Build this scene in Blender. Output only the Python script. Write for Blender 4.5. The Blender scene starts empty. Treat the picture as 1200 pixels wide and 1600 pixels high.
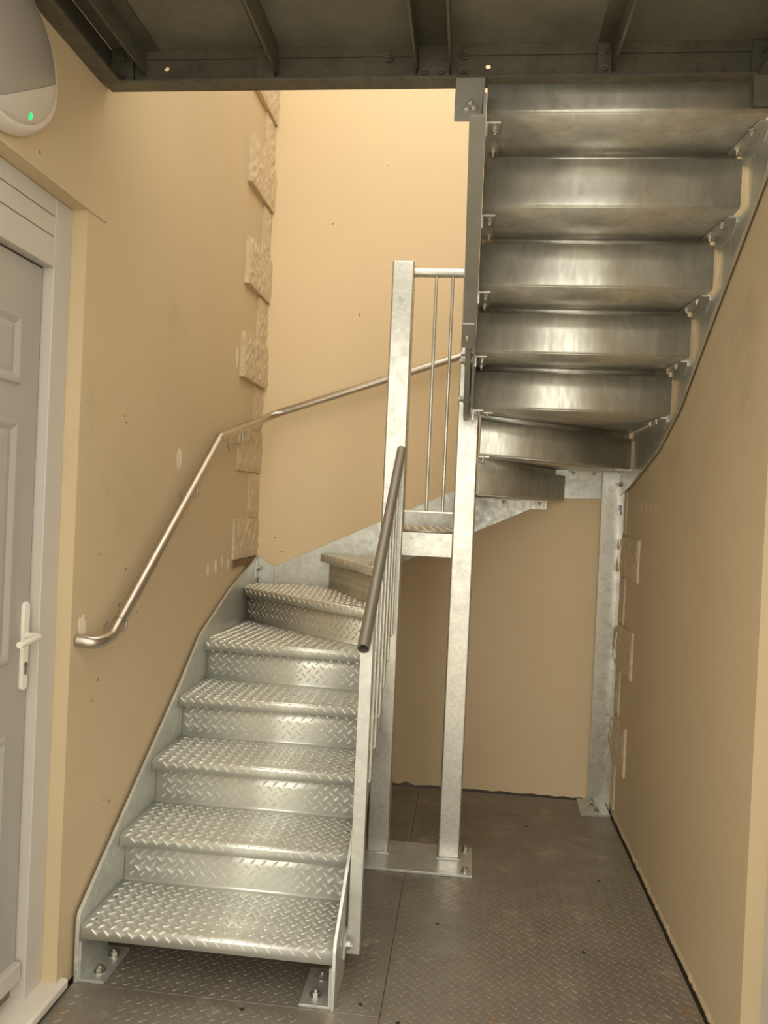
import bpy, bmesh, math, random
from math import sin, cos, pi, radians
from mathutils import Vector, Matrix

random.seed(7)
SC = bpy.context.scene
COL = SC.collection

# ------------------------------------------------------------------ camera
CAM = Vector((1.2451, -4.6027, 1.6341))
YAW, PITCH, ROLL, FPX = radians(6.0329), radians(.5509), radians(2.579), 1236.94
fw = Vector((-sin(YAW) * cos(PITCH), cos(YAW) * cos(PITCH), -sin(PITCH)))
rt0 = Vector((cos(YAW), sin(YAW), 0))
up0 = rt0.cross(fw)
rt = cos(ROLL) * rt0 + sin(ROLL) * up0
up = -sin(ROLL) * rt0 + cos(ROLL) * up0
cd = bpy.data.cameras.new('camera')
cam = bpy.data.objects.new('camera', cd)
COL.objects.link(cam)
m = Matrix((rt, up, -fw)).transposed().to_4x4()
m.translation = CAM
cam.matrix_world = m
cd.sensor_fit = 'VERTICAL'
cd.sensor_height = 24.0
cd.sensor_width = 18.0
cd.lens = FPX / 1600 * 24.0
cd.clip_start = .05
SC.camera = cam

# ------------------------------------------------------------------ world + exposure
w = bpy.data.worlds.new('sky')
SC.world = w
w.use_nodes = True
bg = w.node_tree.nodes['Background']
bg.inputs[0].default_value = (1.0, .955, .82, 1)
bg.inputs[1].default_value = 1.0
vs = SC.view_settings
vs.view_transform = 'Standard'
vs.look = 'None'
vs.gamma = 1
vs.use_curve_mapping = False
vs.exposure = 1.36

# ------------------------------------------------------------------ materials
MATS = {}


def mat(name, col, rough=.5, metal=0., var=.0, vscale=3., col2=None, bump=0., bscale=60.,
        rvar=0., stretch=(1, 1, 1), emit=None, spangle=0., speck=None, blot=None, bdist=.01):
    mt = bpy.data.materials.new(name)
    mt.use_nodes = True
    nt = mt.node_tree
    N, L = nt.nodes, nt.links
    b = N['Principled BSDF']
    b.inputs['Roughness'].default_value = rough
    b.inputs['Metallic'].default_value = metal
    b.inputs['Base Color'].default_value = (*col, 1)
    tc = N.new('ShaderNodeTexCoord')
    mp = N.new('ShaderNodeMapping')
    mp.inputs['Scale'].default_value = stretch
    L.new(tc.outputs['Object'], mp.inputs['Vector'])
    src = None

    def noise(scale, detail=6, rgh=.6):
        n = N.new('ShaderNodeTexNoise')
        n.inputs['Scale'].default_value = scale
        n.inputs['Detail'].default_value = detail
        n.inputs['Roughness'].default_value = rgh
        L.new(mp.outputs[0], n.inputs['Vector'])
        return n.outputs[0]

    def ramp(s, a, bb):
        r = N.new('ShaderNodeMapRange')
        r.inputs[1].default_value = a
        r.inputs[2].default_value = bb
        L.new(s, r.inputs[0])
        return r.outputs[0]

    def mix(fac, a, bb):
        x = N.new('ShaderNodeMix')
        x.data_type = 'RGBA'
        L.new(fac, x.inputs[0])
        if isinstance(a, tuple):
            x.inputs[6].default_value = (*a, 1)
        else:
            L.new(a, x.inputs[6])
        x.inputs[7].default_value = (*bb, 1)
        return x.outputs[2]
    cur = tuple(col)
    if col2:
        cur = mix(ramp(noise(vscale), .5 - var, .5 + var), tuple(col), tuple(col2))
    if spangle:
        v = N.new('ShaderNodeTexVoronoi')
        v.inputs['Scale'].default_value = spangle
        L.new(mp.outputs[0], v.inputs['Vector'])
        sp = N.new('ShaderNodeSeparateColor')
        L.new(v.outputs['Color'], sp.inputs[0])
        r = N.new('ShaderNodeMapRange')
        r.inputs[3].default_value = 0
        r.inputs[4].default_value = .35
        L.new(sp.outputs[0], r.inputs[0])
        cur = mix(r.outputs[0], cur, tuple(c * .55 for c in col))
    if speck:
        cur = mix(ramp(noise(speck[0], 3, .5), speck[1], speck[1] + .06), cur, speck[2])
    if blot:
        cur = mix(ramp(noise(blot[0], 8, .7), blot[1], blot[1] + .12), cur, blot[2])
    if not isinstance(cur, tuple):
        L.new(cur, b.inputs['Base Color'])
    if rvar:
        r = N.new('ShaderNodeMapRange')
        r.inputs[1].default_value = .3
        r.inputs[2].default_value = .7
        r.inputs[3].default_value = rough - rvar
        r.inputs[4].default_value = rough + rvar
        L.new(noise(vscale * 4), r.inputs[0])
        L.new(r.outputs[0], b.inputs['Roughness'])
    if bump:
        bp = N.new('ShaderNodeBump')
        bp.inputs['Strength'].default_value = bump
        bp.inputs['Distance'].default_value = bdist
        L.new(noise(bscale, 8, .65), bp.inputs['Height'])
        L.new(bp.outputs[0], b.inputs['Normal'])
    if emit:
        b.inputs['Emission Color'].default_value = (*emit[:3], 1)
        b.inputs['Emission Strength'].default_value = emit[3]
    MATS[name] = mt
    return mt


WALL = (.605, .472, .297)  # side-wall cream, darkened for grime and for weaker light painted into the colour
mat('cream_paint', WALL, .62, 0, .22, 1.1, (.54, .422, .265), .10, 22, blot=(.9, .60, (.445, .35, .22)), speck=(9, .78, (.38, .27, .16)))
mat('cream_paint_lit', (.785, .615, .388), .62, 0, .22, .9, (.755, .585, .368), .05, 25, speck=(7, .80, (.45, .30, .16)))  # same cream on the back wall, lightened: its stronger light is in the colour
mat('quoin_stone', (.72, .58, .39), .8, 0, .15, 40, (.56, .44, .29), .8, 55)
mat('broken_render', (.16, .085, .045), .9, 0, .2, 30, (.30, .18, .10), 1.0, 60)
mat('chip', (.36, .25, .14), .9)
mat('filler', (.80, .74, .62), .8, 0, .2, 20, (.70, .58, .42), .2, 60)
mat('galvanised', (.73, .735, .68), .38, .6, .2, 6, (.59, .595, .55), .10, 90, .10, (1, 1, 1), None, 55, bdist=.0012)
mat('galvanised_post', (.74, .725, .665), .34, .82, .2, 5, (.66, .645, .59), .12, 70, .10, (1, 1, 1), None, 90, bdist=.0012)
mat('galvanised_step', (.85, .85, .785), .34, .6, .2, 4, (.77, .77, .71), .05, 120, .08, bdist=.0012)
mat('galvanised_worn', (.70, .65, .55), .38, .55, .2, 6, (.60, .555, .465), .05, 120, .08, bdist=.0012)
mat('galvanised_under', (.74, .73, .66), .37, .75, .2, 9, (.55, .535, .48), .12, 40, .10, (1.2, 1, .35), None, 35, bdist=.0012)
mat('dull_tube', (.33, .30, .25), .5, .7, .2, 8, (.28, .26, .22), .04, 200)
mat('stainless', (.56, .50, .43), .32, 1., .2, 8, (.50, .45, .385), .04, 300, .05, (1, 1, 1))
mat('old_steel', (.18, .168, .128), .55, .55, .2, 7, (.12, .112, .085), .3, 60, .1, blot=(14, .60, (.10, .08, .06)))
mat('deck_plate', (.25, .235, .185), .7, .4, .2, 6, (.17, .16, .125), .2, 40)
mat('floor_plate', (.33, .295, .245), .44, .45, .2, 3.5, (.25, .22, .18), .15, 90, .1,
    blot=(5, .57, (.47, .40, .33)), speck=(6, .66, (.33, .24, .16)))
mat('dull_galvanised', (.40, .385, .335), .5, .6, .2, 7, (.33, .32, .28), .1, 60, .1, bdist=.0012)
mat('bolt', (.62, .60, .54), .35, .95, .2, 30, (.5, .48, .44))
mat('bolt_dark', (.22, .20, .16), .5, .7, .2, 30, (.15, .14, .11))
mat('upvc', (.55, .51, .455), .38, 0, .2, 6, (.52, .48, .43), .02, 90)
mat('sill_plastic', (.74, .68, .60), .45, 0, .2, 6, (.64, .58, .50), .02, 90)
mat('door_skin', (.40, .37, .33), .42, 0, .2, 7, (.375, .345, .31), .10, 160, 0, (1, 1, .12))
mat('seal', (.03, .027, .022), .7)
mat('void', (.10, .075, .05), .9)
mat('concrete', (.64, .59, .51), .9, 0, .2, 4, (.58, .53, .45), .3, 30)
mat('lamp_body', (.66, .60, .52), .45)
mat('lamp_diffuser', (.30, .265, .225), .40)
mat('lamp_lid', (.52, .47, .41), .35)
mat('led', (.02, .5, .2), .4, emit=(.0, 1., .13, .55))
mat('tape', (.055, .025, .16), .4)
mat('handle_white', (.80, .75, .66), .3)
mat('lock', (.30, .26, .20), .4, .8)

# ------------------------------------------------------------------ mesh helpers


class MB:
    def __init__(s):
        s.v, s.f = [], []

    def add(s, vs, fs):
        o = len(s.v)
        s.v += [tuple(q) for q in vs]
        s.f += [tuple(i + o for i in f) for f in fs]

    def box(s, x0, x1, y0, y1, z0, z1):
        s.add([(x0, y0, z0), (x1, y0, z0), (x1, y1, z0), (x0, y1, z0), (x0, y0, z1), (x1, y0, z1), (x1, y1, z1), (x0, y1, z1)],
              [(0, 3, 2, 1), (4, 5, 6, 7), (0, 1, 5, 4), (1, 2, 6, 5), (2, 3, 7, 6), (3, 0, 4, 7)])
        return s

    def prism(s, poly, ax, a0, a1):
        """poly: 2-D points in the plane of the other two axes (order kept), extruded along ax."""
        def P(p, a):
            return {'x': (a, p[0], p[1]), 'y': (p[0], a, p[1]), 'z': (p[0], p[1], a)}[ax]
        n = len(poly)
        s.add([P(p, a0) for p in poly] + [P(p, a1) for p in poly],
              [tuple(range(n))[::-1], tuple(range(n, 2 * n))] + [(i, (i + 1) % n, n + (i + 1) % n, n + i) for i in range(n)])
        return s

    def tube(s, path, r, seg=14, caps=True, inner=None):
        path = [Vector(p) for p in path]
        n = len(path)
        T = []
        for i in range(n):
            a = path[max(i - 1, 0)]
            b = path[min(i + 1, n - 1)]
            d1 = (path[i] - a).normalized() if i else None
            d2 = (b - path[i]).normalized() if i < n - 1 else None
            T.append(((d1 or d2) + (d2 or d1)).normalized())
        ref = Vector((0, 0, 1)) if abs(T[0].z) < .9 else Vector((1, 0, 0))
        u = T[0].cross(ref).normalized()
        rings = []
        for rr in ([r] if inner is None else [r, inner]):
            vs = []
            uu = u.copy()
            for i in range(n):
                uu = (uu - T[i] * uu.dot(T[i])).normalized()
                vv = T[i].cross(uu)
                k = 1.0
                if 0 < i < n - 1:
                    k = 1 / max(.5, T[i].dot((path[i] - path[i - 1]).normalized()))
                for j in range(seg):
                    a = 2 * pi * j / seg
                    vs.append(path[i] + (uu * cos(a) + vv * sin(a)) * rr)
            rings.append(vs)
        fs = []
        for i in range(n - 1):
            for j in range(seg):
                k = (j + 1) % seg
                fs.append((i * seg + j, i * seg + k, (i + 1) * seg + k, (i + 1) * seg + j))
        if inner is None:
            if caps:
                fs.append(tuple(range(seg))[::-1])
                fs.append(tuple(range((n - 1) * seg, n * seg)))
            s.add(rings[0], fs)
        else:
            m0 = n * seg
            fs2 = fs + [tuple(m0 + q for q in f[::-1]) for f in fs]
            for j in range(seg):
                k = (j + 1) % seg
                fs2.append((j, m0 + j, m0 + k, k))
                e = (n - 1) * seg
                fs2.append((e + j, e + k, m0 + e + k, m0 + e + j))
            s.add(rings[0] + rings[1], fs2)
        return s

    def mesh(s, name, material, smooth=None):
        me = bpy.data.meshes.new(name)
        me.from_pydata(s.v, [], s.f)
        me.materials.append(MATS[material])
        bm = bmesh.new()
        bm.from_mesh(me)
        bmesh.ops.recalc_face_normals(bm, faces=bm.faces)
        bm.to_mesh(me)
        bm.free()
        if smooth:
            for p in me.polygons:
                p.use_smooth = True
            me.set_sharp_from_angle(angle=radians(smooth))
        return me

    def build(s, name, material, parent=None, bevel=0, smooth=None, bseg=2, solid=0):
        o = bpy.data.objects.new(name, s.mesh(name, material, smooth))
        COL.objects.link(o)
        if parent:
            attach(o, parent)
        if solid:
            k = o.modifiers.new('thickness', 'SOLIDIFY')
            k.thickness = solid
            k.offset = -1
        if bevel:
            k = o.modifiers.new('bevel', 'BEVEL')
            k.width = bevel
            k.segments = bseg
            k.limit_method = 'ANGLE'
            k.angle_limit = radians(40)
            for p in o.data.polygons:
                p.use_smooth = True
            k.harden_normals = True
        return o


def attach(o, parent):
    o.parent = parent
    q = parent
    M = Matrix.Identity(4)
    while q:
        M = Matrix.Translation(-q.location) @ M if q.type == 'EMPTY' else M
        q = q.parent
    # every mesh part keeps its vertices in world space; only Empties and bolts are moved
    if parent.type == 'EMPTY':
        o.matrix_parent_inverse = Matrix.Translation(-parent.location)
    return o


def thing(name, label, cat, loc, group=None):
    o = bpy.data.objects.new(name, None)
    o.empty_display_size = .1
    COL.objects.link(o)
    o.location = loc
    o['label'] = label
    o['category'] = cat
    if group:
        o['group'] = group
    return o


def struct(name, loc, label=None):
    o = bpy.data.objects.new(name, None)
    COL.objects.link(o)
    o.location = loc
    o['kind'] = 'structure'
    if label:
        o['label'] = label
    return o


def lab(o, label):
    o['label'] = label
    return o


# shared bolt: washer + hex head + stud, axis +Z
def bolt_mesh(name, material, r=.011, h=.010, stud=.008):
    b = MB()
    for (rr, z0, z1, n) in ((r * 1.42, 0, .003, 16), (r, .003, .003 + h, 6), (r * .55, .003 + h, .003 + h + stud, 10)):
        b.prism([(rr * cos(2 * pi * i / n), rr * sin(2 * pi * i / n)) for i in range(n)], 'z', z0, z1)
    return b.mesh(name, material)


BOLT = bolt_mesh('bolt', 'bolt', .0145, .012, .008)
BOLTD = bolt_mesh('bolt', 'bolt_dark')
BOLTS = bolt_mesh('bolt', 'bolt', .008, .007, .008)


def bolt(parent, loc, axis=(0, 0, 1), me=None, spin=.3):
    o = bpy.data.objects.new('bolt', me or BOLT)
    COL.objects.link(o)
    q = Vector((0, 0, 1)).rotation_difference(Vector(axis).normalized())
    o.rotation_mode = 'QUATERNION'
    o.rotation_quaternion = q @ Matrix.Rotation(spin, 3, 'Z').to_quaternion()
    o.location = loc
    attach(o, parent)
    return o


# raised lens-shaped lugs of chequer plate ------------------------------------------------
LB, LT = [], []
for i in range(8):
    a = 2 * pi * i / 8
    LB.append((cos(a), sin(a) * (1 if abs(cos(a)) < .9 else 0)))
PITCHL = .042


def lugs(inside, mapper, u0, u1, s0, s1, h=.0023, ln=.0148, wd=.0046, off=(0, 0)):
    b = MB()
    i0, i1 = int(u0 / PITCHL) - 1, int(u1 / PITCHL) + 2
    j0, j1 = int(s0 / PITCHL) - 2, int(s1 / PITCHL) + 2
    for i in range(i0, i1):
        for j in range(j0, j1):
            for half in (0, 1):        # two interleaved square lattices, leaning opposite ways
                cu, cs = (i + .5 * half) * PITCHL + off[0], (j + .5 * half) * PITCHL + off[1]
                a = pi / 4 if half else -pi / 4
                ca, sa = cos(a), sin(a)
                ends = [(cu + ca * ln * k, cs + sa * ln * k) for k in (-1, 1)]
                if not (inside(*ends[0]) and inside(*ends[1])):
                    continue
                vs = []
                for (kl, kw, hh) in ((1, 1, -.0004), (.76, .45, h)):
                    for (p, q) in LB:
                        x, y = p * ln * kl, q * wd * kw
                        vs.append(mapper(cu + ca * x - sa * y, cs + sa * x + ca * y, hh))
                fs = [tuple(range(8, 16))] + [(k, (k + 1) % 8, 8 + (k + 1) % 8, 8 + k) for k in range(8)]
                b.add(vs, fs)
    return b


def in_poly(poly, x, y):
    c = False
    n = len(poly)
    for i in range(n):
        (x1, y1), (x2, y2) = poly[i], poly[(i + 1) % n]
        if (y1 > y) != (y2 > y) and x < (x2 - x1) * (y - y1) / (y2 - y1) + x1:
            c = not c
    return c


# ================================================================== SETTING
W = 2.1038
HT = 4.75       # height of the side walls of the stair well
JY = -2.19      # face of the door reveals

# floor ------------------------------------------------------------
floor = struct('floor', (1, -1, 0), 'floor of dark worn chequer plate panels')
MB().box(-6, 8, -14, .3, -.12, -.035).build('ground', 'void', floor)
plates = [(.012, 1.0393, -2.1025, -.012), (1.0408, 2.085, -3.60, -.012), (.012, 1.0393, -3.60, -2.1055)]
for (x0, x1, y0, y1) in plates:
    p = MB().box(x0, x1, y0, y1, -.008, 0).build('floor_plate', 'floor_plate', floor, bevel=.0015)
    ya = max(y0, -2.95)
    g = lugs(lambda u, s: x0 + .012 < u < x1 - .012 and ya + .012 < s < y1 - .012,
             lambda u, s, h: (u, s, h), x0, x1, ya, y1, h=.0016, wd=.0042)
    o = g.build('raised_tread_pattern', 'floor_plate', p)
    o['kind'] = 'stuff'
    for k in range(3):
        xx = x1 - .035 if k % 2 else x0 + .035
        yy = y0 + (y1 - y0) * (.2 + .3 * k)
    # countersunk screw heads
for (x, y) in ((.155, -2.16), (.120, -2.22), (.60, -2.14), (.86, -2.17), (.97, -2.05), (1.10, -2.12), (1.9, -1.0), (1.62, -.45), (1.2, -1.5), (1.75, -1.6)):
    MB().prism([(x + .008 * cos(i * pi / 5), y + .008 * sin(i * pi / 5)) for i in range(10)], 'z', -.002, .0008).build('screw_head', 'seal', floor)
# small access cover let in beside the stair foot
MB().box(.10, .20, -2.36, -2.112, .0006, .0022).build('cover_strip', 'floor_plate', floor, bevel=.0006)
MB().box(.79, .90, -2.36, -2.112, .0006, .0022).build('cover_strip', 'floor_plate', floor, bevel=.0006)
MB().box(-6, 8, -14, -3.61, -.03, -.004).build('yard_slab', 'concrete', floor)

# walls ------------------------------------------------------------
DZ, DY0 = 2.528, -3.13          # left door opening: head height, near edge


def rough_bottom(b, a0, a1, fixed, z0, n=60, amp=.008):
    """ragged render edge just above the floor; returns polygon points along the bottom"""
    pts = []
    for i in range(n + 1):
        t = a0 + (a1 - a0) * i / n
        pts.append((t, z0 + random.random() * amp + (amp * 2 if random.random() < .08 else 0)))
    return pts


wl = struct('wall_left', (0, -1, 0), 'cream painted left wall with projecting corner quoins')
pts = rough_bottom(None, JY, 0, 0, .006)
b = MB()
b.prism(pts + [(0, HT), (JY, HT)], 'x', -.30, 0)
b.prism([(DY0, DZ), (JY, DZ), (JY, HT), (DY0, HT)], 'x', -.30, 0)
b.prism([(-3.30, 0), (DY0, 0), (DY0, HT), (-3.30, HT)], 'x', -.30, 0)
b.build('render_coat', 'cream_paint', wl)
# shallow plaster band above the door head that runs on past the reveal
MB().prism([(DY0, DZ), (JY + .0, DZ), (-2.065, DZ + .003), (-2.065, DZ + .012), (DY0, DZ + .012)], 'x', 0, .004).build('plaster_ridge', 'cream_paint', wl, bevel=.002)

wb = struct('wall_back', (1, .1, 0), 'cream painted back wall behind the stair')
pts = rough_bottom(None, -.3, W + .3, 0, .006)
MB().prism(pts + [(W + .3, HT + .2), (-.3, HT + .2)], 'y', 0, .25).build('render_coat', 'cream_paint_lit', wb)

wr = struct('wall_right', (W, -1, 0), 'cream painted right wall beside the upper flight')
pts = rough_bottom(None, JY - .01, 0, 0, .006)
b = MB()
b.prism(pts + [(0, HT), (JY - .01, HT)], 'x', W, W + .3)
b.prism([(DY0, DZ), (JY - .01, DZ), (JY - .01, HT), (DY0, HT)], 'x', W, W + .3)
b.prism([(-3.30, 0), (DY0, 0), (DY0, HT), (-3.30, HT)], 'x', W, W + .3)
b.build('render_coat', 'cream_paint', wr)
# rough skirting fillet of render along the floor
b = MB()
rp = rough_bottom(None, JY, -.02, 0, .012, 90, .006)
for i in range(len(rp) - 1):
    (ya, za), (yb, zb) = rp[i], rp[i + 1]
    d = .004 + .004 * random.random()
    b.add([(W + .001, ya, .003), (W - d, ya, .004), (W - d * .8, ya, za), (W + .001, ya, za + .01),
           (W + .001, yb, .003), (W - d, yb, .004), (W - d * .8, yb, zb), (W + .001, yb, zb + .01)],
          [(0, 1, 5, 4), (1, 2, 6, 5), (2, 3, 7, 6), (0, 3, 2, 1), (4, 5, 6, 7)])
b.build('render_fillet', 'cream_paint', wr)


def quoin(parent, side, y0, z0, z1, proud=.022, cham=.0, m='quoin_stone'):
    """rough-faced block projecting from the side wall, from y0 to the back corner"""
    nx, nz = max(3, int(-y0 / .03)), max(4, int((z1 - z0) / .03))
    X0 = 0 if side < 0 else W
    sg = 1 if side < 0 else -1
    vs, fs = [], []
    for j in range(nz + 1):
        for i in range(nx + 1):
            e = i == 0 or j in (0, nz)
            jx = 0 if e else random.uniform(-.004, .004)
            jy = random.uniform(-.004, .004)
            vs.append((X0 + sg * (proud + jx - (.004 if e else 0)), y0 + (-.002 - y0) * i / nx + (jy if i else jy * .5), z0 + (z1 - z0) * j / nz + (jy if 0 < j < nz else jy * .6)))
    nn = len(vs)
    for j in range(nz):
        for i in range(nx):
            a = j * (nx + 1) + i
            fs.append((a, a + 1, a + nx + 2, a + nx + 1))
    ring = [i for i in range(nx + 1)] + [j * (nx + 1) + nx for j in range(1, nz + 1)] + [nz * (nx + 1) + i for i in range(nx - 1, -1, -1)] + [j * (nx + 1) for j in range(nz - 1, 0, -1)]
    for k in ring:
        p = vs[k]
        vs.append((X0 - sg * .01, p[1], p[2]))
    R = len(ring)
    for k in range(R):
        fs.append((ring[k], ring[(k + 1) % R], nn + (k + 1) % R, nn + k))
    b = MB()
    b.add(vs, fs)
    return b.build('quoin', m, parent)


big = [(3.84, 4.09), (3.325, 3.575), (2.79, 3.04), (2.285, 2.53), (1.785, 2.02), (1.30, 1.52)]
for i, (a, c) in enumerate(big):
    quoin(wl, -1, -.455 - .02 * (i % 2), a, c, .030 if i < 4 else .014)
    if i:
        quoin(wl, -1, -.16 - .03 * (i % 2) - (.02 if i > 3 else 0), c + .006, big[i - 1][0] - .006, .015 if i < 4 else .009)
# broken brown strip under the lowest block
b = MB()
pt = [(-.47, 1.255), (-.36, 1.262), (-.22, 1.256), (-.08, 1.27), (-.005, 1.265), (-.005, 1.298), (-.2, 1.292), (-.33, 1.298), (-.465, 1.290)]
b.prism(pt, 'x', -.01, .010)
b.build('broken_render', 'broken_render', wl)
bigr = [(1.30, 1.515), (.80, 1.04), (.29, .54)]
for i, (a, c) in enumerate(bigr):
    quoin(wr, 1, (-.565, -.515, -.46)[i], a, c, .016)
    lo = bigr[i + 1][1] if i < 2 else .03
    quoin(wr, 1, -.255 + .015 * i, lo + .006, a - .006, .012)
quoin(wr, 1, -.19, 1.53, 1.76, .008)


def patch(parent, X, cy, cz, ry, rz, n=14, m='filler'):
    pts = []
    for i in range(n):
        a = 2 * pi * i / n
        k = random.uniform(.65, 1.1)
        pts.append((cy + ry * k * cos(a), cz + rz * k * sin(a)))
    sg = 1 if X < 1 else -1
    MB().prism(pts, 'x', X - sg * .003, X + sg * .0012).build('filler_patch', m, parent)


for (y, z, ry, rz) in ((-1.304, 1.787, .030, .052), (-2.115, 1.185, .030, .045), (-.86, 1.275, .02, .03), (-.74, 1.29, .02, .035), (-.64, 1.30, .018, .03), (-.54, 1.28, .016, .03), (-.53, 2.37, .02, .055)):
    patch(wl, 0, y, z, ry, rz)
for (y) in (-.43, -.54, -.64, -.74, -.83):
    patch(wr, W, y, 1.675, .018, .022, m='quoin_stone')

# small chips and scuffs in the paint
for (y, z, ry, rz) in ((-1.906, 0.536, 0.006, 0.004), (-1.858, 0.514, 0.009, 0.008), (-1.846, 1.889, 0.012, 0.004), (-0.950, 1.991, 0.006, 0.008), (-2.015, 1.420, 0.009, 0.004), (-1.841, 1.226, 0.012, 0.008), (-1.869, 1.183, 0.006, 0.004), (-1.990, 0.984, 0.009, 0.008), (-2.026, 0.920, 0.012, 0.004), (-2.481, 2.582, 0.006, 0.008), (-1.859, 1.911, 0.009, 0.004), (-1.799, 1.351, 0.012, 0.008), (-1.680, 1.181, 0.006, 0.004)):
    patch(wl, 0, y, z, ry, rz, 8, 'chip')
for (x, z, rx, rz) in ((0.563, 2.737, 0.005, 0.016), (0.117, 1.408, 0.009, 0.004), (0.202, 1.405, 0.005, 0.004), (0.380, 3.267, 0.009, 0.004), (0.686, 3.611, 0.005, 0.004), (0.159, 1.327, 0.009, 0.004)):
    pts = [(x + rx * random.uniform(.6, 1.1) * cos(2 * pi * i / 8), z + rz * random.uniform(.6, 1.1) * sin(2 * pi * i / 8)) for i in range(8)]
    MB().prism(pts, 'y', -.0012, .003).build('filler_patch', 'chip', wb)

# left door ---------------------------------------------------------
d1 = struct('door_1', (-.06, -2.6, 0), 'pale grey panelled door in a white plastic frame')
FX, LX = -.050, -.082          # frame face, leaf face
b = MB()
b.box(FX - .07, FX, JY - .10, JY, .05, DZ - .001).build('frame_jamb', 'upvc', d1, bevel=.003)
MB().box(FX - .07, FX, DY0, DY0 + .10, .05, DZ - .001).build('frame_jamb', 'upvc', d1, bevel=.003)
MB().box(FX - .07, FX, DY0 + .10, JY - .1005, 2.315, 2.405).build('frame_head', 'upvc', d1, bevel=.003)
MB().box(FX - .07, FX - .001, DY0 + .10, JY - .1005, 2.408, 2.468).build('frame_head', 'upvc', d1, bevel=.003)
MB().box(FX - .07, FX - .002, DY0 + .10, JY - .1005, 2.471, DZ - .001).build('frame_head', 'upvc', d1, bevel=.003)
leaf = MB().box(LX - .045, LX, DY0 + .104, JY - .106, .125, 2.309).build('door_leaf', 'door_skin', d1, bevel=.003)
MB().box(LX - .03, LX - .004, DY0 + .099, JY - .1006, .09, 2.314).build('seal', 'seal', d1)
MB().box(LX - .02, LX + .022, DY0 + .104, JY - .108, .118, .175).build('weather_bar', 'upvc', d1, bevel=.004)
YL, YR = DY0 + .104, JY - .106


def moulding(y0, y1, z0, z1):
    """raised picture-frame moulding round a fielded panel"""
    b = MB()
    w1, w2, h = .016, .034, .009
    rings = []
    for (ins, hh) in ((0, 0), (.006, h), (w1, h), (w2, -.0), (w2 + .02, .004)):
        rings.append([(LX + .0005 + hh, y0 + ins, z0 + ins), (LX + .0005 + hh, y1 - ins, z0 + ins), (LX + .0005 + hh, y1 - ins, z1 - ins), (LX + .0005 + hh, y0 + ins, z1 - ins)])
    vs = [p for r in rings for p in r]
    fs = [tuple(range(len(vs) - 4, len(vs)))]
    for k in range(len(rings) - 1):
        for i in range(4):
            fs.append((4 * k + i, 4 * k + (i + 1) % 4, 4 * k + 4 + (i + 1) % 4, 4 * k + 4 + i))
    b.add(vs, fs)
    return b.build('door_panel', 'door_skin', leaf)


YM = (YL + YR) / 2
for (z0, z1) in ((1.935, 2.145), (1.115, 1.835), (.29, .90)):
    moulding(YM + .03, YR - .105, z0, z1)
    moulding(YL + .105, YM - .03, z0, z1)
hd = MB()
HY = YR - .030
prof = []
for i in range(16):
    a = 2 * pi * i / 16
    prof.append((HY + .017 * cos(a), 1.155 + (.118 if sin(a) >= 0 else -.118) + .017 * sin(a)))
hd.prism(prof, 'x', LX, LX + .012)
han = hd.build('handle_plate', 'handle_white', leaf, bevel=.003)
MB().tube([(LX + .012, HY, 1.187), (LX + .050, HY, 1.187), (LX + .057, HY - .012, 1.186), (LX + .058, HY - .115, 1.180)], .010, 12).build('door_lever', 'handle_white', han, smooth=50)
b = MB()
b.prism([(HY + .009 * cos(i * pi / 6), 1.098 + .009 * sin(i * pi / 6)) for i in range(12)], 'x', LX + .012, LX + .0145)
b.box(LX + .012, LX + .0142, HY - .005, HY + .005, 1.068, 1.098)
b.build('keyhole', 'lock', han)
# sill
MB().prism([(-.13, .012), (.018, .012), (.022, .018), (.022, .040), (.016, .047), (-.05, .052), (-.13, .058)], 'y', DY0 - .01, JY + .035).build('sill', 'sill_plastic', d1, bevel=.002)
MB().box(-.20, -.098, DY0, JY, .02, .10).build('threshold', 'lock', d1)

# right door (only its reveal and frame edge show) ------------------
d2 = struct('door_2', (W + .06, -2.6, 0), 'white door frame in the right wall')
MB().box(W + .055, W + .12, JY - .11, JY - .0105, .05, DZ - .001).build('frame_jamb', 'upvc', d2, bevel=.003)
MB().box(W + .055, W + .12, DY0, DY0 + .1, .05, DZ - .001).build('frame_jamb', 'upvc', d2, bevel=.003)
MB().box(W + .055, W + .12, DY0 + .1, JY - .11, 2.4, DZ - .001).build('frame_head', 'upvc', d2, bevel=.003)
MB().box(W + .085, W + .13, DY0 + .1, JY - .11, .1, 2.4).build('door_leaf', 'door_skin', d2, bevel=.003)
MB().box(W - .018, W + .13, DY0, JY - .012, .012, .05).build('sill', 'sill_plastic', d2, bevel=.002)

# overhead deck -----------------------------------------------------
ce = struct('ceiling', (1, -3, 3), 'underside of the steel walkway deck with beams and joists')
BZ, BT, BY = 2.957, 3.088, -2.084
DECK_Y0 = -3.08
xs = [.010, .57, 1.073, 1.63, 2.095]
for i in range(4):
    MB().box(xs[i] + .001, xs[i + 1] - .001, DECK_Y0, BY + .01, BT, BT + .008).build('deck_plate', 'deck_plate', ce)


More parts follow.
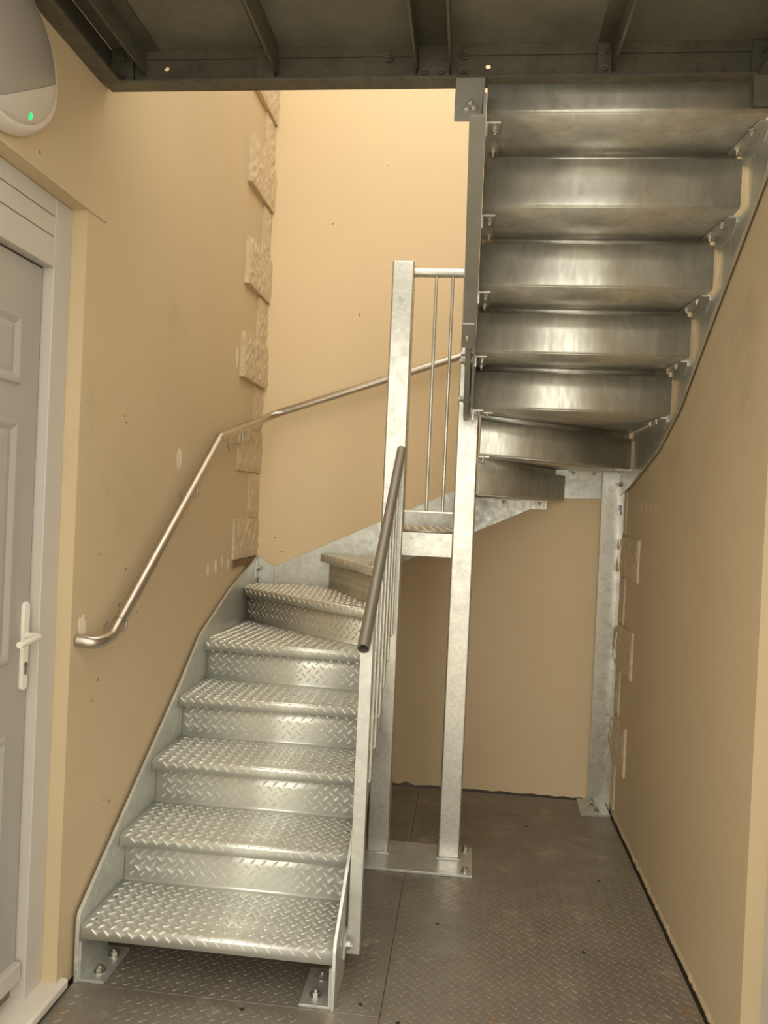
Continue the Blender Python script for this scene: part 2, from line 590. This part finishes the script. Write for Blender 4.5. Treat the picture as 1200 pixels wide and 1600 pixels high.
def holed_strip(b, x0, x1, z0, z1, y0, y1, holes):
    """web plate in XZ with round bolt holes"""
    xs = [x0]
    for (hx, hz, r) in holes:
        xs += [hx - r * 2, hx + r * 2]
    xs.append(x1)
    for k in range(0, len(xs), 2):
        b.box(xs[k], xs[k + 1], y0, y1, z0, z1)
    for (hx, hz, r) in holes:
        X0, X1 = hx - 2 * r, hx + 2 * r
        b.box(X0, X1, y0, y1, z0, hz - 2 * r)
        b.box(X0, X1, y0, y1, hz + 2 * r, z1)
        n = 16
        vs = []
        for y in (y0, y1):
            for i in range(n):
                a = 2 * pi * i / n
                vs.append((hx + r * cos(a), y, hz + r * sin(a)))
            for i in range(n):
                a = 2 * pi * i / n
                k = 2 * r / max(abs(cos(a)), abs(sin(a)))
                vs.append((hx + k * cos(a), y, hz + k * sin(a)))
        fs = []
        for i in range(n):
            j = (i + 1) % n
            fs += [(i, j, n + j, n + i), (2 * n + i, 3 * n + i, 3 * n + j, 2 * n + j), (i, 2 * n + i, 2 * n + j, j)]
        b.add(vs, fs)


b = MB()
holed_strip(b, .012, 2.095, BZ + .007, BT - .001, BY - .007, BY, [(.199, 3.028, .0085), (1.245, 3.022, .0085)])
b.box(.012, 2.095, BY - .062, BY, BZ, BZ + .007)
b.box(.012, 2.095, BY - .015, BY - .007, BT - .034, BT - .001)
beam = b.build('edge_beam', 'old_steel', ce)
b = MB()
b.box(.004, .011, DECK_Y0, BY - .002, BZ + .007, BT - .001)
b.box(.004, .066, DECK_Y0, BY - .063, BZ, BZ + .007)
b.build('side_beam', 'old_steel', ce)
b = MB()
b.box(2.096, 2.1025, DECK_Y0, BY - .002, BZ + .007, BT - .001)
b.box(2.041, 2.1025, DECK_Y0, BY - .063, BZ, BZ + .007)
b.build('side_beam', 'old_steel', ce)
MB().box(.004, 2.1, DECK_Y0 - .01, DECK_Y0, BZ, BT + .008).build('fascia', 'old_steel', ce)
JE = BY - .012


def joist(poly):
    MB().prism(poly, 'y', DECK_Y0 + .01, JE).build('joist', 'old_steel', ce)


T = BT - .001
joist([(.125, 3.005), (.132, 3.005), (.132, T - .007), (.175, T - .007), (.175, T), (.125, T)])
joist([(.566, 3.0), (.574, 3.0), (.574, T), (.52, T), (.52, T - .007), (.566, T - .007)])
joist([(1.018, 3.0), (1.025, 3.0), (1.025, T - .008), (1.124, T - .008), (1.124, 3.0), (1.131, 3.0), (1.131, T), (1.018, T)])
joist([(1.622, 3.0), (1.630, 3.0), (1.630, T), (1.578, T), (1.578, T - .007), (1.622, T - .007)])
for (x0, x1, bl) in ((.014, .092, [(.06, 3.055), (.06, 3.0)]), (.505, .562, [(.535, 3.06)]), (1.026, 1.123, [(1.045, 2.995), (1.098, 2.995)]), (1.576, 1.621, [(1.6, 3.055), (1.6, 3.0)]), (2.035, 2.092, [(2.062, 3.055), (2.062, 3.0)])):
    c = MB().box(x0, x1, BY - .0235, BY - .0155, BZ + .012, BT - .004).build('cleat', 'old_steel', ce, bevel=.001)
    for (x, z) in bl:
        bolt(c, (x, BY - .0235, z), (0, -1, 0), BOLTD)
for (x, z) in ((1.17, 3.055), (1.165, 3.0), (.93, 3.05)):
    bolt(beam, (x, BY - .015, z), (0, -1, 0), BOLTD)

# ================================================================== STAIRCASE
st = thing('winder_staircase', 'galvanised chequer plate staircase turning through winders along the back wall', 'staircase', (.45, -2.1, 0))
RZ = .19
Z = [RZ * i - (.02 if i >= 10 else .01 if i == 9 else 0) for i in range(18)]
XL, XR = .029, .877
UL, UR = 1.2462, 2.068
R = .012
LIP = .045
OV = .055


def nose(n):
    if n <= 4:
        y = -2.0957 + .279 * (n - 1)
        return ((XL, y), (XR, y))
    if 12 <= n <= 15:
        y = -1.117 - .2575 * (n - 12)
        return ((UL, y), (UR, y))
    return {5: ((XL, -.95), (XR, -1.015)), 6: ((XL, -.315), (.843, -.972)), 7: ((.40, -.032), (.843, -.899)),
            8: ((.80, -.032), (.868, -.843)), 9: ((1.222, -.032), (1.222, -.843)), 10: ((1.726, -.032), (1.284, -.897)),
            11: ((UR, -.315), (1.284, -.962))}[n]


FOLD = {}
for n in (1, 2, 3):
    y = nose(n + 1)[0][1] + OV
    FOLD[n] = ((XL, y), (XR, y))
FOLD[4] = ((XL, -.895), (XR, -.960))
FOLD[5] = ((XL, -.250), (.843, -.908))
FOLD[6] = ((.456, -.032), (.843, -.790))
FOLD[7] = ((.850, -.032), (.915, -.843))
FOLD[8] = ((1.264, -.032), (1.264, -.843))
FOLD[9] = ((1.780, -.032), (1.284, -1.003))
FOLD[10] = ((UR, -.385), (1.284, -1.026))
for n in (11, 12, 13, 14):
    y = nose(n + 1)[0][1] - OV - .006
    FOLD[n] = ((UR, y), (UL, y))
FOLD[15] = ((UR, -2.185), (UL, -2.185))
POLY = {}
for n in (1, 2, 3, 4):
    a, c = nose(n)
    f = FOLD[n]
    POLY[n] = [a, c, f[1], f[0]]
POLY[5] = [*nose(5), (XR, -.936), (.843, -.908), FOLD[5][0]]
POLY[6] = [*nose(6), FOLD[6][1], FOLD[6][0], (XL, -.032)]
POLY[7] = [*nose(7), (.843, -.843), FOLD[7][1], FOLD[7][0]]
POLY[8] = [*nose(8), (.955, -.843), (.955, -.930), (1.173, -.930), (1.173, -.843), FOLD[8][1], FOLD[8][0]]
POLY[9] = [*nose(9), (1.284, -.843), FOLD[9][1], FOLD[9][0]]
POLY[10] = [*nose(10), FOLD[10][1], FOLD[10][0], (UR, -.032)]
POLY[11] = [*nose(11), (1.284, -.985), (UL, -.985), FOLD[11][1], FOLD[11][0]]
for n in (12, 13, 14, 15):
    a, c = nose(n)
    f = FOLD[n]
    POLY[n] = [c, a, f[1], f[0]]


def V2(a):
    return Vector((a[0], a[1]))


NARC = 5
for n in range(1, 16):
    poly = [V2(p) for p in POLY[n]]
    P, Q = poly[0], poly[1]
    e = (Q - P).normalized()
    cen = sum(poly, Vector((0, 0))) / len(poly)
    mm = Vector((-e.y, e.x))
    if mm.dot(cen - P) < 0:
        mm = -mm
    zt = Z[n]

    def nmap(u, s, h, P=P, e=e, mm=mm, zt=zt):
        if s >= 0:
            p = P + e * u + mm * (R + s)
            return (p.x, p.y, zt + h)
        a = -s / R
        if a <= pi / 2:
            k = R - (R + h) * sin(a)
            p = P + e * u + mm * k
            return (p.x, p.y, zt - R + (R + h) * cos(a))
        p = P + e * u - mm * h
        return (p.x, p.y, zt - R - (-s - pi / 2 * R))
    Ln = (Q - P).length
    stn = [0] + [-(pi / 2) * R * (i + 1) / NARC for i in range(NARC)] + [-(pi / 2) * R - (LIP - R)]
    vs, fs = [], []
    for s_ in stn:
        vs += [nmap(0, s_, 0), nmap(Ln, s_, 0)]
    for q_ in (P, Q):              # return flange under the nosing, back to the riser
        q2 = q_ + mm * .040
        vs.append((q2.x, q2.y, zt - LIP))
    for i in range(len(stn)):
        fs.append((2 * i, 2 * i + 1, 2 * i + 3, 2 * i + 2))
    k0 = len(vs)
    vs += [(p.x, p.y, zt) for p in poly[2:]]
    fs.append((1, 0) + tuple(range(len(vs) - 1, k0 - 1, -1)))
    b = MB()
    b.v, b.f = vs, fs
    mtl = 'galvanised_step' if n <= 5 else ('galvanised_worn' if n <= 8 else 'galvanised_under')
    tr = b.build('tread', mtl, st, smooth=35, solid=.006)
    # make sure the plate thickness goes downwards
    me = tr.data
    top = max(me.polygons, key=lambda p: p.area)
    if top.normal.z < 0:
        me.flip_normals()
    me.update()
    if n <= 8:
        loc = [((p - P).dot(e), (p - P).dot(mm) - R) for p in poly]
        lp = [(0, -.2), (Ln, -.2)] + loc[2:]
        smin = -(pi / 2) * R - (LIP - R) + .004
        us = [q[0] for q in lp]
        ss = [q[1] for q in lp]
        g = lugs(lambda u, s: in_poly(lp, u, s) and s > smin and in_poly(lp, u + .004, s + .004) and in_poly(lp, u - .004, s + .004),
                 nmap, min(us), max(us), smin, max(ss), off=(.004 * n, .016))
        o = g.build('raised_tread_pattern', mtl, tr)
        o['kind'] = 'stuff'
    # riser: rounded fold at the back of this tread, leaning up to the next nosing
    A0, A1 = [V2(p) for p in FOLD[n]]
    if n < 15:
        N0, N1 = [V2(p) for p in nose(n + 1)]
        if 12 <= n + 1 <= 15:
            N0, N1 = N1, N0
        ztop = Z[n + 1] - .040
    else:
        N0, N1 = Vector((UR, -2.130)), Vector((UL, -2.130))
        ztop = 2.912
    if (N0 - A0).length > (N1 - A0).length:
        N0, N1 = N1, N0
    # inset of the top behind the lip of the next step
    ez = (N1 - N0).normalized()
    ns = Vector((-ez.y, ez.x))
    if ns.dot(A0 - N0) < 0:
        ns = -ns
    ins = ns * (.0065 if n < 15 else 0)
    RF = .008

    def rmap(u, t, h, A0=A0, A1=A1, N0=A0, N1=A1, z0=zt, z1=ztop, ns=ns):
        a = A0 + (A1 - A0) * u
        c = N0 + (N1 - N0) * u
        p = a + (c - a) * t
        q = p - ns * h
        return (q.x, q.y, z0 + (z1 - z0) * t + .0)
    b = MB()
    rows = []
    b_n = 6
    for k in range(b_n + 1):       # fold arc
        a = pi / 2 * k / b_n
        row = []
        for u in (0, 1):
            q = Vector(rmap(u, 0, 0))
            tq = Vector(rmap(u, RF / (ztop - zt), 0))
            n2 = -Vector((ns.x, ns.y, 0))
            row.append((q.x + n2.x * RF * (1 - sin(a)) + (tq.x - q.x) * (1 - cos(a)), q.y + n2.y * RF * (1 - sin(a)) + (tq.y - q.y) * (1 - cos(a)), zt - .0005 + RF * (1 - cos(a))))
        rows.append(row)
    for t in (.3, .6, 1):
        rows.append([rmap(0, t, 0), rmap(1, t, 0)])
    for r_ in rows:
        b.v += r_
    for k in range(len(rows) - 1):
        b.f.append((2 * k, 2 * k + 1, 2 * k + 3, 2 * k + 2))
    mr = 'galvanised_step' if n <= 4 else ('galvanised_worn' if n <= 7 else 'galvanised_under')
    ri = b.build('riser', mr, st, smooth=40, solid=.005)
    me = ri.data
    big_f = max(me.polygons, key=lambda p: p.area)
    if Vector((big_f.normal.x, big_f.normal.y)).dot(-ns) < 0:
        me.flip_normals()
    me.update()
    if n <= 7:
        wd_ = (A1 - A0).length
        hh = ztop - zt
        g = lugs(lambda u, s: .006 < u < wd_ - .006 and .006 < s < hh - .002,
                 lambda u, s, h: rmap(u / wd_, s / hh, h), 0, wd_, 0, hh, off=(.006 * n, .002 * n))
        o = g.build('raised_tread_pattern', mr, ri)
        o['kind'] = 'stuff'

# screw heads on the treads ends
for n in (1, 2, 3, 4):
    y = nose(n)[0][1]
    for (x, dy) in ((XL + .03, .05), (XL + .03, .20), (XR - .03, .05), (XR - .03, .20)):
        MB().prism([(x + .005 * cos(i * pi / 4), y + dy + .005 * sin(i * pi / 4)) for i in range(8)], 'z', Z[n] - .002, Z[n] + .0012).build('screw_head', 'bolt_dark', st)

# stringers ---------------------------------------------------------
left_top = [(-2.104, .205), (-2.095, .232), (-1.25, .795), (-.99, .985), (-.54, 1.155), (-.014, 1.300)]
left_bot = [(-.014, .98), (-.70, .84), (-1.0, .72), (-1.88, .09), (-1.88, .0), (-2.104, .0)]
sl = MB().prism(left_top + left_bot, 'x', .014, .027).build('wall_stringer', 'galvanised', st, bevel=.0015)
rtop = [(-2.104, .190), (-2.09, .222), (-1.0, .973), (-.957, .995)]
rbot = [(-.957, .70), (-1.88, .06), (-1.88, 0), (-2.104, 0)]
sr = MB().prism(rtop + rbot, 'x', .879, .891).build('outer_stringer', 'galvanised', st, bevel=.0015)
# inner stringer pieces between flights and the posts are carried by a channel across the gap
bt = [(.030, 1.292), (.122, 1.240), (.91, 1.612), (1.302, 1.80), (1.75, 1.99), (2.078, 2.05)]
bb = [(2.078, 1.722), (1.765, 1.712), (1.70, 1.692), (1.302, 1.504), (.6, 1.17), (.030, .99)]
MB().prism([bt[0], bt[1], (.122, 1.0), (.030, .96)], 'y', -.018, -.008).build('back_stringer', 'galvanised', st, bevel=.001)
sb = MB().prism([(.1235, 1.240)] + bt[2:] + bb[:-1] + [(.1235, .985)], 'y', -.018, -.008).build('back_stringer', 'galvanised', st, bevel=.001)
ur_top = [(-.03, 2.02), (-.35, 2.16), (-1.1, 2.42), (-2.135, 3.12 - .17)]
ur_bot = [(-2.135, 2.688), (-1.649, 2.364), (-1.231, 2.078), (-.905, 1.936), (-.312, 1.784), (-.03, 1.735)]
su = MB().prism(ur_top + ur_bot, 'x', 2.084, 2.096).build('wall_stringer', 'galvanised_under', st, bevel=.0015)


# left channel stringer of the upper flight
def zl(y):
    return 2.063 + .735 * (-1.18 - y) - .045


b = MB()
ya, yb = -2.235, -1.515
tn = (1 / math.hypot(1, .735))
dep = .22
b.prism([(ya, zl(ya)), (yb, zl(yb)), (yb, zl(yb) + dep), (-2.06, 2.865), (ya, 2.865)], 'x', 1.236, 1.245)
b.prism([(ya, zl(ya)), (yb, zl(yb)), (yb, zl(yb) + .008), (ya, zl(ya) + .008)], 'x', 1.196, 1.236)
b.prism([(-1.70, zl(-1.70) + dep), (yb, zl(yb) + dep), (yb, zl(yb) + dep + .008), (-1.70, zl(-1.70) + dep + .008)], 'x', 1.196, 1.236)
ch = b.build('outer_stringer', 'dull_galvanised', st)
MB().prism([(yb - .09, zl(yb - .09) - .006), (yb + .004, zl(yb) - .009), (yb + .004, zl(yb) - .001), (yb - .09, zl(yb - .09) + .002)], 'x', 1.192, 1.238).build('splice_cover', 'dull_galvanised', ch)
bolt(ch, (1.212, yb - .045, zl(yb - .045) - .006), (0, .3, -1), BOLTS)
# fin plate that carries the channel down to the newel
fin = MB().prism([(yb + .006, zl(yb) + .01), (-1.20, 2.035), (-.953, 2.035), (-.953, 2.44), (-1.3, 2.44), (yb + .006, zl(yb) + dep)], 'x', 1.206, 1.229).build('fin_plate', 'dull_galvanised', st, bevel=.001)
for (y, z) in ((-1.34, 2.235), (-1.16, 2.105), (-1.16, 2.30)):
    bolt(fin, (1.206, y, z), (-1, 0, 0), BOLT)
    bolt(fin, (1.229, y, z), (1, 0, 0), BOLTS)
# lower continuation of the inner stringer of the upper flight
MB().prism([(-1.50, zl(-1.5) + .03), (-1.2, 2.06), (-.96, 2.06), (-.96, 2.3), (-1.50, zl(-1.5) + .22)], 'x', 1.2365, 1.245).build('outer_stringer', 'galvanised_under', st)
# hanger plates to the edge beam
hg = MB().box(1.148, 1.238, -2.152, -2.144, 2.823, 2.956).build('hanger_plate', 'dull_galvanised', st, bevel=.002)
for (x, z) in ((1.186, 2.860), (1.208, 2.863), (1.197, 2.878)):
    bolt(hg, (x, -2.152, z), (0, -1, 0), BOLTS)
MB().box(1.225, 1.232, -2.16, -2.10, 2.79, 2.90).build('hanger_plate', 'dull_galvanised', st)
MB().box(2.012, 2.097, -2.205, -2.192, 2.835, 2.925).build('hanger_plate', 'old_steel', st, bevel=.001)


# clip angles under the upper treads
def clip(side, y0, y1, z, big=True):
    b = MB()
    zb = z - .0068
    if side > 0:
        x1, x0 = 2.0835, 2.030
        b.prism([(x1, y0), (x1, y1), (x0 + .0, y1), (x0, y1 - .03), (x0 + .022, y0)], 'z', zb - .006, zb)
        b.prism([(y0, zb - .006), (y1, zb - .006), (y1, zb - .035), (y1 - .05, zb - .048), (y0 + .04, zb - .048), (y0, zb - .02)], 'x', x1 - .006, x1)
        bs = [(2.048, y0 + .05), (2.048, y1 - .05)]
    else:
        x0, x1 = 1.2455, 1.292
        b.prism([(x0, y0), (x0, y1), (x1, y1), (x1, y0)], 'z', zb - .006, zb)
        b.prism([(y0, zb - .006), (y1, zb - .006), (y1, zb - .045), (y0, zb - .045)], 'x', x0, x0 + .006)
        bs = [(1.274, y0 + .04), (1.274, y1 - .04)]
    o = b.build('clip_angle', 'galvanised_under', st)
    for (x, y) in bs:
        bolt(o, (x, y, zb - .006), (0, 0, -1), BOLTS, random.random())


for n in (12, 13, 14, 15):
    y = nose(n)[0][1]
    clip(1, y - .255, y - .02, Z[n])
    clip(-1, y - .255, y - .02, Z[n])
clip(1, -1.08, -.86, Z[11])
clip(-1, -1.14, -1.02, Z[11])
# winder clips on the back stringer and at the right corner
for (x0, x1, z, bx) in ((1.80, 1.985, Z[10], (1.83, 1.945)), (1.40, 1.69, Z[9], (1.45, 1.65)), (.95, 1.25, Z[8], (1.0, 1.2))):
    o = MB().box(x0, x1, -.065, -.0185, z - .0125, z - .0065).build('clip_angle', 'galvanised_under', st)
    MB().box(x0, x1, -.0245, -.0185, z - .055, z - .0125).build('clip_leg', 'galvanised_under', o)
    for x in bx:
        bolt(o, (x, -.045, z - .0125), (0, 0, -1), BOLTS)
o = MB().box(1.995, 2.083, -.36, -.30, Z[10] - .0125, Z[10] - .0065).build('clip_angle', 'galvanised_under', st)
bolt(o, (2.03, -.33, Z[10] - .0125), (0, 0, -1), BOLTS)
o = MB().box(1.2845, 1.33, -.99, -.90, Z[10] - .0125, Z[10] - .0065).build('clip_angle', 'galvanised_under', st)
bolt(o, (1.302, -.96, Z[10] - .0125), (0, 0, -1), BOLTS)
o = MB().box(1.2845, 1.335, -1.06, -.99, Z[11] - .0125, Z[11] - .0065).build('clip_angle', 'galvanised_under', st)
bolt(o, (1.31, -1.03, Z[11] - .0125), (0, 0, -1), BOLTS)
# bolted joint where left and back stringers meet in the corner
cl = MB().box(.0275, .034, -.085, -.02, 1.17, 1.285).build('corner_cleat', 'galvanised', st)
bolt(cl, (.034, -.055, 1.225), (1, 0, 0), BOLT)

# stair feet: angle brackets bolted to the floor
for (xa, xb, sgn) in ((.0275, .116, 1), (.775, .8785, -1)):
    o = MB().box(xa, xb, -2.098, -1.89, .001, .011).build('foot_plate', 'galvanised', st, bevel=.0015)
    xv = xa if sgn > 0 else xb - .008
    MB().prism([(-2.098, .011), (-1.89, .011), (-1.89, .06), (-1.96, .135), (-2.098, .135)], 'x', xv, xv + .008).build('foot_upstand', 'galvanised', o)
    xm = (xa + xb) / 2 + sgn * .006
    bolt(o, (xm, -2.045, .011), me=BOLT, spin=.1)
    bolt(o, (xm + .004, -1.945, .011), me=BOLT, spin=.6)

# ================================================================== NEWEL FRAME
nf = thing('newel_frame', 'pair of square galvanised newel posts on one floor plate with a short barred guard', 'post frame', (1.06, -.95, 0))
bp = MB().box(.80, 1.338, -1.098, -.80, .0005, .013).build('base_plate', 'galvanised', nf, bevel=.002)
for (x, y) in ((1.305, -1.055), (1.305, -.835), (.83, -1.055)):
    bolt(bp, (x, y, .013), me=BOLT, spin=.2)
for (x0, x1, zt) in ((.8471, .9490, 2.767), (1.1785, 1.2788, 2.70)):
    p = MB().box(x0, x1, -.950, -.849, .013, zt).build('newel_post', 'galvanised_post', nf, bevel=.009, bseg=3)
    b = MB()
    b.tube([(x0 - .001, -.80 - .05, .016), (x0 - .001, -.953, .016), (x0 + .05, -.954, .017), (x1 + .001, -.953, .016), (x1 + .001, -.85, .016)], .0055, 8)
    b.build('weld_bead', 'galvanised', p, smooth=60)
gl = MB().tube([(.949, -.905, 2.722), (1.1785, -.905, 2.722)], .0212, 20).build('guard_rail', 'galvanised_post', nf, smooth=50)
for x in (1.052, 1.128):
    MB().tube([(x, -.905, 1.612), (x, -.905, 2.705)], .0075, 12).build('guard_bar', 'galvanised_post', nf, smooth=50)
MB().box(.949, 1.1785, -.927, -.885, 1.603, 1.612).build('bottom_bar', 'galvanised_post', nf, bevel=.001)
b = MB()
b.box(.949, 1.1785, -.937, -.931, 1.404, 1.511)
b.box(.949, 1.1785, -.948, -.937, 1.404, 1.412)
b.box(.949, 1.1785, -.948, -.937, 1.504, 1.511)
toe = b.build('cross_channel', 'galvanised_post', nf)
for x in (.99, 1.125):
    bolt(toe, (x, -.937, 1.485), (0, -1, 0), BOLTS)
bolt(nf, (.925, -.950, .765), (0, -1, 0), BOLT)

# ================================================================== LOWER GUARD RAIL
gr = thing('stair_guard_rail', 'grey tube handrail on thin upright bars along the outer side of the lower flight', 'guard rail', (.92, -1.88, .07))
RX = .924


def rz(y):
    return 1.155 + .707 * (y + 1.99)


MB().tube([(RX - .003, -1.995, rz(-1.995)), (RX + .004, -.951, rz(-.951))], .0212, 24, inner=.0178).build('handrail_tube', 'dull_tube', gr, smooth=60)
up_ = MB().box(.899, .943, -1.905, -1.865, .078, rz(-1.885) - .018).build('end_upright', 'galvanised', gr, bevel=.002)
tb = MB().box(.8915, .8995, -1.955, -1.87, .085, .165).build('fixing_tab', 'galvanised', gr, bevel=.001)
bolt(tb, (.8995, -1.935, .125), (1, 0, 0), BOLT)
for k in range(7):
    y = -1.760 + .1275 * k
    zb = .943 + .707 * (y + 1.124)
    bar = MB().tube([(.893, y, zb - .004), (.916, y, zb - .004), (RX, y, zb + .006), (RX, y, rz(y) - .015)], .0065, 10).build('guard_bar', 'galvanised', gr, smooth=60)

# ================================================================== CORNER SUPPORT
sp = thing('support_post', 'galvanised angle upright bolted to the floor in the back right corner', 'post', (2.04, -.1, 0))
b = MB()
b.prism([(1.990, -.056), (2.0965, -.056), (2.0965, -.048), (1.990, -.048)], 'z', .013, 1.865)
b.prism([(2.0885, -.150), (2.0965, -.150), (2.0965, -.056), (2.0885, -.056)], 'z', .013, 1.865)
ang = b.build('angle_upright', 'galvanised_post', sp)
pl = MB().prism([(1.935, -.012), (1.925, -.245), (2.085, -.235), (2.085, -.012)], 'z', .0005, .013).build('base_plate', 'galvanised', sp, bevel=.001)
bolt(pl, (2.005, -.105, .013))
bolt(pl, (2.018, -.185, .013))
bolt(ang, (2.040, -.056, 1.778), (0, -1, 0))
bolt(ang, (2.0885, -.10, 1.805), (-1, 0, 0))
tp = MB().box(2.0865, 2.0884, -.125, -.085, 1.632, 1.655).build('tape_piece', 'tape', sp)
MB().box(2.0865, 2.0884, -.110, -.065, 1.658, 1.690).build('tape_piece', 'tape', sp)

# ================================================================== WALL HANDRAIL
wh = thing('wall_handrail', 'brushed stainless steel tube handrail on brackets along the left and back walls', 'handrail', (.07, -1.2, 1.1))
HX = .070


def arc(a, c, d, n=6):
    a, c, d = Vector(a), Vector(c), Vector(d)
    return [a * (1 - t) ** 2 + c * 2 * t * (1 - t) + d * t * t for t in [i / n for i in range(1, n)]]


S0, S1 = Vector((.003, -2.150, 1.148)), Vector((.028, -2.146, 1.145))
S2 = Vector((HX, -1.990, 1.190))
S3 = Vector((HX, -.965, 1.920))
S4 = Vector((HX, -.17, 2.092))
S5 = Vector((.155, -.072, 2.150))
S6 = Vector((1.72, -.072, 2.685))
RR = .0212
p1 = [S0, S1] + arc(S1, Vector((HX, -2.140, 1.135)), Vector((HX, -2.045, 1.152)), 8) + [Vector((HX, -2.045, 1.152))] + [S2]
MB().tube(p1, RR, 24).build('rail_end_bend', 'stainless', wh, smooth=60)
d23 = (S3 - S2).normalized()
MB().tube([S2 + d23 * .001, S3 - d23 * .03], RR, 24).build('rail_tube', 'stainless', wh, smooth=60)
d34 = (S4 - S3).normalized()
MB().tube([S3 - d23 * .029, S3 - d23 * .012] + arc(S3 - d23 * .012, S3, S3 + d34 * .012, 4) + [S3 + d34 * .012, S3 + d34 * .03], RR + .0006, 24).build('rail_elbow', 'stainless', wh, smooth=60)
d56 = (S6 - S5).normalized()
MB().tube([S3 + d34 * .031, S4] + arc(S4, Vector((HX, -.072, 2.118)), S5, 8) + [S5], RR, 24).build('rail_tube', 'stainless', wh, smooth=60)
MB().tube([S5 + d56 * .001, S6], RR, 24).build('rail_tube', 'stainless', wh, smooth=60)
for (c, d) in ((S2, d23), (S3 - d23 * .029, d23), (S3 + d34 * .03, d34), (S5, d56)):
    MB().tube([c - d * .002, c + d * .002], RR + .0009, 24).build('joint_ring', 'dull_tube', wh, smooth=60)


def bracket(p, wallaxis):
    """L bracket: wall rose, horizontal arm, upright to the underside of the tube"""
    x, y, z = p
    zl_ = z - .085
    if wallaxis == 'x':
        path = [(.0015, y, zl_), (x - .012, y, zl_), (x - .002, y, zl_ + .010), (x, y, z - .019)]
        rose = [(0.0008, y, zl_), (.007, y, zl_)]
    else:
        path = [(x, -.0015, zl_), (x, y + .012, zl_), (x, y + .002, zl_ + .010), (x, y, z - .019)]
        rose = [(x, -.0008, zl_), (x, -.007, zl_)]
    b = MB().tube(path, .006, 10).build('rail_bracket', 'stainless', wh, smooth=60)
    MB().tube(rose, .030, 20).build('wall_rose', 'stainless', b, smooth=40)


for y in (-1.93, -1.25):
    t = (y - S2.y) / (S3.y - S2.y)
    bracket((HX, y, S2.z + (S3.z - S2.z) * t), 'x')
t = (-.60 - S3.y) / (S4.y - S3.y)
bracket((HX, -.60, S3.z + (S4.z - S3.z) * t), 'x')
bracket((1.55, -.072, S5.z + (S6.z - S5.z) * (1.55 - S5.x) / (S6.x - S5.x)), 'y')

# ================================================================== EMERGENCY LIGHT
el = thing('bulkhead_light', 'oval white bulkhead wall light with grey diffuser and green indicator above the door', 'wall light', (.0, -2.65, 2.75))
CY, CZ, AY, AZ = -2.73, 2.75, .27, .205


def dome(rings, seg=48):
    vs, fs = [], []
    for (k, x) in rings:
        for i in range(seg):
            a = 2 * pi * i / seg
            vs.append((x, CY + AY * k * cos(a), CZ + AZ * k * sin(a)))
    for r_ in range(len(rings) - 1):
        for i in range(seg):
            j = (i + 1) % seg
            fs.append((r_ * seg + i, r_ * seg + j, (r_ + 1) * seg + j, (r_ + 1) * seg + i))
    fs.append(tuple(range((len(rings) - 1) * seg, len(rings) * seg)))
    b = MB()
    b.add(vs, fs)
    return b


dome([(.97, .001), (1.0, .008), (1.0, .018), (.97, .032), (.94, .044), (.90, .050), (.80, .050)]).build('housing', 'lamp_body', el, smooth=40)
FY, FZ = AY * .84, AZ * .90


def bulge(y, z):
    r2 = ((y - CY) / FY) ** 2 + ((z - CZ) / FZ) ** 2
    return .046 + .036 * math.sqrt(max(0, 1 - r2))


def split(y):
    """height of the line between diffuser and lower cover, slanting down towards the near side"""
    return min(2.618 + .64 * (y - CY), CZ + FZ)


def cap(name, upper, material, lift):
    b = MB()
    nu, nv = 36, 12
    vs, fs = [], []
    for i in range(nu + 1):
        y = CY + FY * .999 * cos(pi * (1 - i / nu))
        hz = FZ * math.sqrt(max(0, 1 - ((y - CY) / FY) ** 2))
        sp_ = max(CZ - hz, min(CZ + hz, split(y)))
        lo, hi = (sp_, CZ + hz) if upper else (CZ - hz, sp_)
        for j in range(nv + 1):
            z = lo + (hi - lo) * j / nv
            vs.append((bulge(y, z) + lift, y, z))
    for i in range(nu):
        for j in range(nv):
            a = i * (nv + 1) + j
            fs.append((a, a + 1, a + nv + 2, a + nv + 1))
    b.add(vs, fs)
    return b.build(name, material, el, smooth=50)


cap('diffuser', True, 'lamp_diffuser', 0)
lid = cap('lower_cover', False, 'lamp_lid', .0015)
yy, zz = -2.640, 2.604
b = MB()
n = 14
vs = [(bulge(yy, zz) + .006, yy, zz)]
for i in range(n):
    a = 2 * pi * i / n
    py, pz = yy + .009 * cos(a), zz + .009 * sin(a)
    vs.append((bulge(py, pz) + .002, py, pz))
b.add(vs, [(0, 1 + i, 1 + (i + 1) % n) for i in range(n)])
b.build('indicator_led', 'led', lid, smooth=60)
